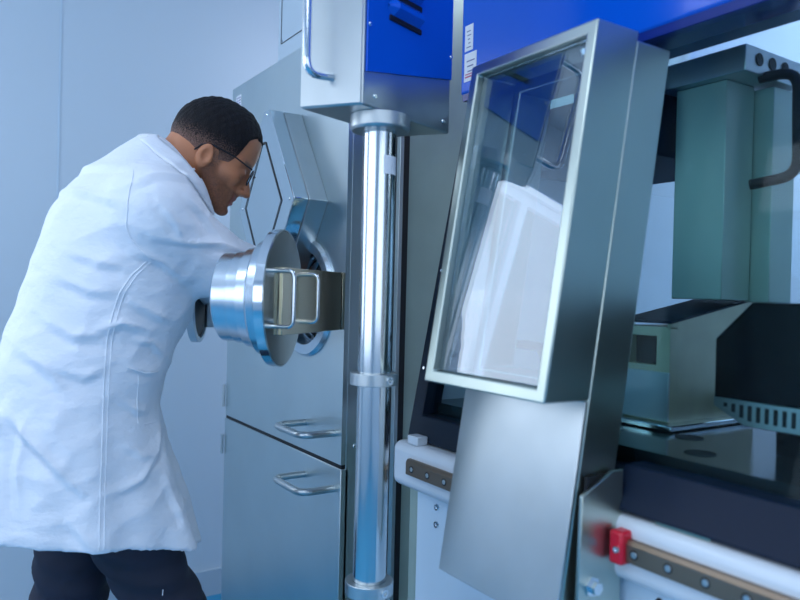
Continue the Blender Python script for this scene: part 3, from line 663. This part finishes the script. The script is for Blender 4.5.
# hairline: lower bound of the cap
hl_f = np.interp(gf, [-.12, -.075, -.045, -.030, -.018, .012, .022, .030, .052, .060, .075, .1], [-.050, -.062, -.055, -.030, .010, .010, -.028, -.030, .024, .064, .080, .088])
hl_f = np.where(ga < .040, np.interp(gf, [-.12, -.06, -.02, .02, .060, .082, .1], [-.06, -.06, -.02, .03, .068, .076, .080]), hl_f)
hd = smax(hd, (hl_f - gu), .004); hd = np.maximum(hd, -(ell(g_, (-.006, 0, .030), (.088, .068, .082))))
hp, hf = surface_nets(hd.astype(np.float32), hx, hy, hz)
hpw = (hp * HS) @ HM + np.array(HO[:])
mh = bpy.data.materials.new('hair'); mh.use_nodes = True; nt = mh.node_tree; bb = nt.nodes['Principled BSDF']; bb.inputs['Roughness'].default_value = .6; bb.inputs['Specular IOR Level'].default_value = .25
at = nt.nodes.new('ShaderNodeAttribute'); at.attribute_name = 'fade'; tc = nt.nodes.new('ShaderNodeTexCoord'); n = nt.nodes.new('ShaderNodeTexNoise'); n.inputs['Scale'].default_value = 420; n.inputs['Detail'].default_value = 3
nt.links.new(tc.outputs['Object'], n.inputs['Vector'])
ad = nt.nodes.new('ShaderNodeMath'); ad.operation = 'ADD'; r = nt.nodes.new('ShaderNodeMapRange'); r.inputs[1].default_value = .3; r.inputs[2].default_value = .7; r.inputs[3].default_value = -.3; r.inputs[4].default_value = .3
nt.links.new(n.outputs['Fac'], r.inputs[0]); nt.links.new(r.outputs[0], ad.inputs[0]); nt.links.new(at.outputs['Fac'], ad.inputs[1])
cr = nt.nodes.new('ShaderNodeValToRGB'); cr.color_ramp.elements[0].color = (.26, .15, .12, 1); cr.color_ramp.elements[1].color = (.004, .003, .005, 1); cr.color_ramp.elements[1].position = .62
nt.links.new(ad.outputs[0], cr.inputs[0]); nt.links.new(cr.outputs[0], bb.inputs['Base Color'])
bp = nt.nodes.new('ShaderNodeBump'); bp.inputs['Strength'].default_value = .9; bp.inputs['Distance'].default_value = .003; nt.links.new(n.outputs['Fac'], bp.inputs['Height']); nt.links.new(bp.outputs[0], bb.inputs['Normal'])
hair = to_mesh('hair', hpw, hf, mh, man, 1)
a3 = hair.data.attributes.new('fade', 'FLOAT', 'POINT'); a3.data.foreach_set('value', np.clip(sst(hp[:, 2], -.03, .07) * .95 + .12 * (hp[:, 0] > .03) * (hp[:, 2] > .05), 0, 1).astype(np.float32))
# eyes
for sg in (-1, 1):
    c = hw(.0735, .0315 * sg, -.001); ey = fin(MB().lathe(c - Fv * .0118, Fv, [(.0118 * (1 - math.cos(t)), .0118 * math.sin(t)) for t in np.linspace(.01, math.pi - .01, 16)], 24), 'eye', M['eye'], man)
    fin(MB().lathe(c + Fv * .0108, Fv, [(0, .0055), (.0012, .004)], 16), 'iris', M['iris'], ey)
# glasses
gl = None
G = MB()
for sg in (-1, 1):
    G.tube([hw(-.012, .080 * sg, .012), hw(.0, .0795 * sg, .014), hw(.05, .076 * sg, .016), hw(.094, .066 * sg, .012)], .0017, 8)
    G.tube([hw(-.012, .080 * sg, .012), hw(-.026, .078 * sg, .002), hw(-.034, .076 * sg, -.016)], .0017, 8)
G.tube([hw(.108, -.010, .012), hw(.111, 0, .014), hw(.108, .010, .012)], .0015, 8)
gl = fin(G, 'glasses_frame', M['black'], man)
for sg in (-1, 1):
    pts = []
    for k in range(20):
        a = 2 * math.pi * k / 20; cc_, ss_ = math.cos(a), math.sin(a)
        sx = .0265 * math.copysign(abs(cc_) ** .7, cc_); sy = .0165 * math.copysign(abs(ss_) ** .7, ss_)
        pts.append(hw(.104 - abs(.037 + sx * 1) * .12 , (.037 + sx) * sg, -.001 + sy))
    rimm = fin(MB().tube(pts + [pts[0]], .0014, 8), 'rim', M['black'], gl)
    fin(MB().prism(pts, -Fv * .0012), 'lens', M['lens'], gl)

# ------------------------------------------------------------------ lab coat
rows = [(1.62, .395, .398, .03), (1.529, .386, .417, .04), (1.49, .331, .46, .075), (1.454, .286, .49, .118), (1.41, .246, .500, .152), (1.365, .211, .505, .178), (1.315, .192, .500, .195), (1.246, .169, .480, .19), (1.159, .145, .475, .18), (1.122, .132, .462, .176), (1.085, .119, .440, .172), (1.028, .107, .428, .170),
        (.963, .094, .411, .172), (.922, .088, .417, .176), (.87, .082, .430, .182), (.795, .076, .462, .190), (.72, .07, .492, .197), (.65, .066, .515, .203), (.5, .06, .53, .21)]
rz = np.array([1.2 + (r_[0] - 1.2) * S0 for r_ in rows][::-1]); rl_ = np.array([r_[1] * S0 for r_ in rows][::-1]); rr_ = np.array([r_[2] * S0 for r_ in rows][::-1]); rb_ = np.array([r_[3] * 1.03 for r_ in rows][::-1])
xs = axis((-.02, .74, .005)); ys = axis((1.34, 2.0, .0065)); zs = axis((.62, 1.60, .005))
F = np.empty((len(xs), len(ys), len(zs)), np.float32)
zl = np.interp(zs, rz, rl_); zr = np.interp(zs, rz, rr_); zb = np.interp(zs, rz, rb_)
k_ = np.ones(9) / 9
sm = lambda v: np.convolve(np.pad(v, 4, 'edge'), k_, 'valid')
zl, zr, zb = sm(zl), sm(zr), sm(zb)
AXC = Vector((.78, 0, .62)).normalized(); CC = Vector((.474, 1.61, 1.447))
def coat_fn(p, zi):
    cx_, a_ = (zl + zr) / 2, (zr - zl) / 2
    X, Y = p[..., 0], p[..., 1]
    kk = np.sqrt(((X - cx_) / a_) ** 2 + ((Y - 1.62) / zb) ** 2)
    d = (kk - 1) * np.minimum(a_, zb) * .8
    lean = 1 - .35 * np.clip((p[..., 2] - 1.3) / .2, 0, 1); d = d * lean
    d = smin(d, cone(p, SN, (.35, 1.62, 1.33), .080, .10), .045)
    d = smin(d, cone(p, SF, (.36, 1.62, 1.34), .085, .10), .05)
    # near sleeve
    n_ = cone(p, SN, EN, .076, .072); n_ = smin(n_, cone(p, EN, (.735, 1.605, 1.200), .070, .050), .02)
    d = smin(d, n_, .028)
    f2 = cone(p, SF, EF, .078, .066); f2 = smin(f2, cone(p, EF, (.675, 1.885, 1.175), .066, .048), .02)
    d = smin(d, f2, .03)
    # crumpled hanging hem
    z_ = p[..., 2]; ang = np.arctan2(Y - 1.62, X - cx_)
    w_ = np.clip((1.0 - z_) / .35, 0, 1)
    d = d + w_ * (.007 * np.sin(ang * 7 + z_ * 5) + .004 * np.sin(ang * 13 + 1.3 - z_ * 9))
    RM = np.array([AXC[:], (AXC.z, 0, -AXC.x), (0, 1, 0)], np.float32).T
    d = smax(d, -ell(p, tuple(CC + AXC * .030 - Vector((.014, 0, .016))), (.074, .122, .098), RM), .010)
    d = smax(d, -cone(p, NB, NT, .064, .062), .008)
    d = smax(d, p[..., 2] - 1.530, .012)
    hem = .715 + .02 * (.25 - X) / .25 - .10 * (X - .0) * .35 - .035 * np.clip((X - .33) / .2, 0, 1)
    d = np.maximum(d, hem - z_)
    return d
for i0 in range(0, len(xs), 16):
    F[i0:i0 + 16] = coat_fn(grid(xs[i0:i0 + 16], ys, zs), None)
pos, fc = surface_nets(F, xs, ys, zs)
# folds
me = bpy.data.meshes.new('t'); me.from_pydata(pos.tolist(), [], fc.tolist()); me.update()
nr = np.empty(len(pos) * 3, np.float32); me.vertices.foreach_get('normal', nr); nr = nr.reshape(-1, 3); bpy.data.meshes.remove(me)
def poly_dist(px, pz, pts):
    best = np.full(px.shape, 9.); tt = np.zeros(px.shape); n_ = len(pts) - 1
    sd_ = np.zeros(px.shape)
    for i in range(n_):
        a = np.array(pts[i]); b_ = np.array(pts[i + 1]); ba = b_ - a; t = np.clip(((px - a[0]) * ba[0] + (pz - a[1]) * ba[1]) / (ba @ ba), 0, 1)
        dx, dz = px - a[0] - t * ba[0], pz - a[1] - t * ba[1]; dd_ = np.hypot(dx, dz); m_ = dd_ < best
        best = np.where(m_, dd_, best); tt = np.where(m_, (i + t) / n_, tt); sd_ = np.where(m_, np.sign(dx * ba[1] - dz * ba[0]) * dd_, sd_)
    return best, tt, sd_
creases = [([(0.137, 0.957), (0.187, 0.889), (0.248, 0.817)], .013, .012), ([(0.305, 0.806), (0.357, 0.823), (0.398, 0.868), (0.409, 0.907)], .007, .010), ([(0.33, 1.047), (0.362, 1.034), (0.395, 1.029)], .005, .007),
 ([(0.268, 1.117), (0.313, 1.133), (0.37, 1.117)], .010, .013), ([(0.206, 1.219), (0.258, 1.193), (0.303, 1.19)], .007, .014), ([(0.191, 1.136), (0.234, 1.108), (0.286, 1.106)], .009, .014), ([(0.222, 1.266), (0.275, 1.246), (0.32, 1.237)], .006, .013),
 ([(0.304, 1.385), (0.363, 1.414), (0.442, 1.423), (0.473, 1.402)], .006, .010), ([(0.356, 1.297), (0.425, 1.291), (0.496, 1.293), (0.60, 1.275)], .010, .010), ([(0.365, 1.362), (0.394, 1.325), (0.415, 1.296)], .007, .009), ([(0.423, 1.377), (0.464, 1.344), (0.496, 1.309)], .007, .010),
 ([(0.325, 1.271), (0.386, 1.251), (0.446, 1.217)], .008, .011), ([(0.162, 0.955), (0.147, 0.867), (0.152, 0.776)], .007, .012), ([(0.126, 0.967), (0.121, 0.923)], .01, .012), ([(0.232, 0.763), (0.271, 0.71)], .006, .012), ([(0.415, 0.816), (0.447, 0.73), (0.462, 0.677)], .006, .010),
 ([(0.253, 1.455), (0.289, 1.44), (0.325, 1.435)], .005, .012), ([(0.22, 1.395), (0.263, 1.381), (0.305, 1.356)], .006, .012), ([(0.331, 1.175), (0.369, 1.152), (0.408, 1.136)], .009, .011), ([(0.32, 0.982), (0.354, 0.956), (0.377, 0.951)], .006, .009),
 ([(.20, 1.05), (.25, 1.03), (.29, 1.05)], .006, .012), ([(.34, 1.10), (.38, 1.09), (.41, 1.06)], .007, .009), ([(.32, .90), (.36, .87), (.39, .86)], .005, .01), ([(.15, 1.08), (.19, 1.05), (.22, 1.0)], .008, .014)]
disp = np.zeros(len(pos)); nearm = np.clip((1.68 - pos[:, 1]) / .06, 0, 1); farm = 1 - nearm
for pts, amp, wd in creases:
    b_, t_, s2 = poly_dist(pos[:, 0], pos[:, 2], pts); tp = np.sin(np.clip(t_, .04, .96) * math.pi) ** .6
    disp += (nearm + farm * .7) * tp * amp * (1.25 * np.exp(-np.abs(b_) / (wd * .62)) - .9 * np.exp(-np.abs(s2 - wd * 1.3) / (wd * .7)))
for i, v in enumerate(pos):
    a = Vector((v[0] * 5 + v[2] * 2, v[1] * 6, v[2] * 9)); n0 = noise.noise(a); n1_ = 1 - abs(noise.noise(Vector((v[0] * 11 + v[2] * 5, v[1] * 9, v[2] * 16 - v[0] * 6)))) * 2.2
    disp[i] += n0 * .006 + max(n1_, -.5) * .0035
hemm = np.clip((pos[:, 2] - .70) / .03, .15, 1)
pos = pos + nr * (disp * hemm)[:, None]
coat = to_mesh('lab_coat', pos, fc, M['coat'], man, 1)
bvh = BVHTree.FromPolygons([tuple(v) for v in pos], [tuple(f) for f in fc])
def seam(pts, r, name, off=.0006, src='y'):
    out = []
    P3 = []
    for i in range(len(pts) - 1):
        for k in range(10):
            t = k / 10; P3.append((pts[i][0] * (1 - t) + pts[i + 1][0] * t, pts[i][1] * (1 - t) + pts[i + 1][1] * t))
    P3.append(pts[-1])
    for (x, z) in P3:
        h = bvh.ray_cast(Vector((x, 1.0, z)), Vector((0, 1, 0)))
        if h[0] is not None: out.append(h[0] + Vector((0, -off, 0)))
    for _ in range(2): out = [out[0]] + [(out[i - 1] + out[i] * 2 + out[i + 1]) / 4 for i in range(1, len(out) - 1)] + [out[-1]]
    return fin(MB().tube(out, r, 6), name, M['coat'], coat)
sd1 = [(0.363, 1.25), (0.337, 1.224), (0.316, 1.19), (0.3, 1.127), (0.295, 1.05), (0.293, 0.945), (0.288, 0.831), (0.284, 0.70)]
seam(sd1, .0013, 'side_seam'); seam([(x - .009, z) for x, z in sd1], .0013, 'side_seam')
seam([(0.330, 1.425), (0.318, 1.39), (0.312, 1.357), (0.311, 1.313), (0.321, 1.291), (0.342, 1.268), (0.363, 1.25)], .0014, 'sleeve_seam')
seam([(.328, 1.045), (.362, 1.031), (.395, 1.030)], .0014, 'pocket_seam'); seam([(.352, 1.03), (.352, .97), (.356, .93)], .0011, 'pocket_seam')
seam([(.370, .925), (.400, .924)], .0012, 'pocket_seam')
# collar: standing band with a fallen edge around the neck
axn = AXC.copy(); cu = Vector((axn.z, 0, -axn.x)); cv = axn.cross(cu); C_ = CC.copy()
cm = MB(); prev = None; rings = []
N_ = 48
for (t, r_) in ((-.03, .080), (-.010, .077), (.004, .076), (.007, .080), (-.002, .088), (-.022, .112), (-.024, .099), (-.008, .083), (.001, .079)):
    rr = []
    for k in range(N_ + 1):
        a = math.pi * .10 + (2 * math.pi - math.pi * .20) * k / N_          # opening at the throat
        fr = abs(k / N_ - .5) * 2
        tt_ = t - .012 * fr ** 2; r2 = r_
        P_ = C_ + axn * tt_ + (cu * (math.cos(a) * 1.28) + cv * math.sin(a)) * r2
        if r_ > .09:
            h_ = bvh.find_nearest(P_)
            P_ = h_[0] + (P_ - C_).normalized() * (.004 if r_ > .1 else .002)
        rr.append(cm.bm.verts.new(P_))
    rings.append(rr)
for i in range(len(rings) - 1):
    for k in range(N_): cm.bm.faces.new((rings[i][k], rings[i][k + 1], rings[i + 1][k + 1], rings[i + 1][k]))
co = fin(cm, 'collar_stand', M['coat'], coat); so = co.modifiers.new('thick', 'SOLIDIFY'); so.thickness = .0025; ss = co.modifiers.new('sub', 'SUBSURF'); ss.levels = 1; ss.render_levels = 1

def flap(inner, outer, name, th_=.0035, n=40, m=8):
    f = MB(); rows_ = []
    def at(c, t):
        q_ = t * (len(c) - 1); i = min(int(q_), len(c) - 2); u = q_ - i
        return c[i][0] * (1 - u) + c[i + 1][0] * u, c[i][1] * (1 - u) + c[i + 1][1] * u
    for a in range(n + 1):
        row = []
        (x0, z0), (x1, z1) = at(inner, a / n), at(outer, a / n)
        for b_ in range(m + 1):
            v = b_ / m; x, z = x0 * (1 - v) + x1 * v, z0 * (1 - v) + z1 * v
            h = bvh.ray_cast(Vector((x, 1.0, z)), Vector((0, 1, 0)))
            nn = h[1] if h[1] is not None and h[1].y < 0 else (-h[1] if h[1] is not None else None)
            row.append(None if h[0] is None or h[0].y > 1.59 else f.bm.verts.new(h[0] + nn * (th_ * (1.6 - .5 * v))))
        rows_.append(row)
    for a in range(n):
        for b_ in range(m):
            q_ = [rows_[a][b_], rows_[a + 1][b_], rows_[a + 1][b_ + 1], rows_[a][b_ + 1]]
            if all(v is not None for v in q_): f.bm.faces.new(q_)
    o = fin(f, name, M['coat'], coat); s_ = o.modifiers.new('thick', 'SOLIDIFY'); s_.thickness = .005; s_.offset = 0
    return o
flap([(.405, 1.518), (.429, 1.497), (.454, 1.469), (.478, 1.436), (.496, 1.402), (.519, 1.363)], [(.368, 1.504), (.389, 1.47), (.416, 1.442), (.445, 1.417), (.475, 1.391), (.51, 1.36)], 'collar')

# trousers
xs = axis((-.02, .60, .009)); ys = axis((1.40, 1.86, .009)); zs = axis((.05, .95, .009)); p = grid(xs, ys, zs)
d = None
for yy, kn, an in ((1.56, (.450, 1.55, .50), (.40, 1.54, .08)), (1.69, (.272, 1.70, .50), (.21, 1.70, .08))):
    q_ = smin(cone(p, (HIP[0] + .05, yy, .84), kn, .092, .072), cone(p, kn, an, .070, .062), .03); d = q_ if d is None else smin(d, q_, .02)
zz = p[..., 2]; d = d + .004 * np.sin(zz * 60 + p[..., 0] * 30) * np.clip((.75 - zz) * 3, 0, 1) + .003 * np.sin(zz * 110 - p[..., 1] * 50)
d = np.maximum(d, .07 - zz); d = np.maximum(d, zz - .90)
tp_, tf_ = surface_nets(d.astype(np.float32), xs, ys, zs); tro = to_mesh('trousers', tp_, tf_, M['trouser'], man, 1)
fin(MB().tube([(.400, 1.478, .592), (.406, 1.476, .597), (.413, 1.475, .592), (.412, 1.475, .575)], .0008, 6), 'stitching', M['coat'], tro)
for xx, yy in ((.40, 1.54), (.21, 1.70)):
    xs = axis((xx - .12, xx + .26, .008)); ys = axis((yy - .08, yy + .08, .008)); zs = axis((-.02, .15, .008)); p = grid(xs, ys, zs)
    d = smin(cone(p, (xx - .02, yy, .045), (xx + .16, yy, .035), .045, .038), cone(p, (xx, yy, .05), (xx, yy, .11), .045, .042), .03); d = np.maximum(d, .002 - p[..., 2])
    a_, b_ = surface_nets(d.astype(np.float32), xs, ys, zs); to_mesh('shoe', a_, b_, M['shoe'], man)
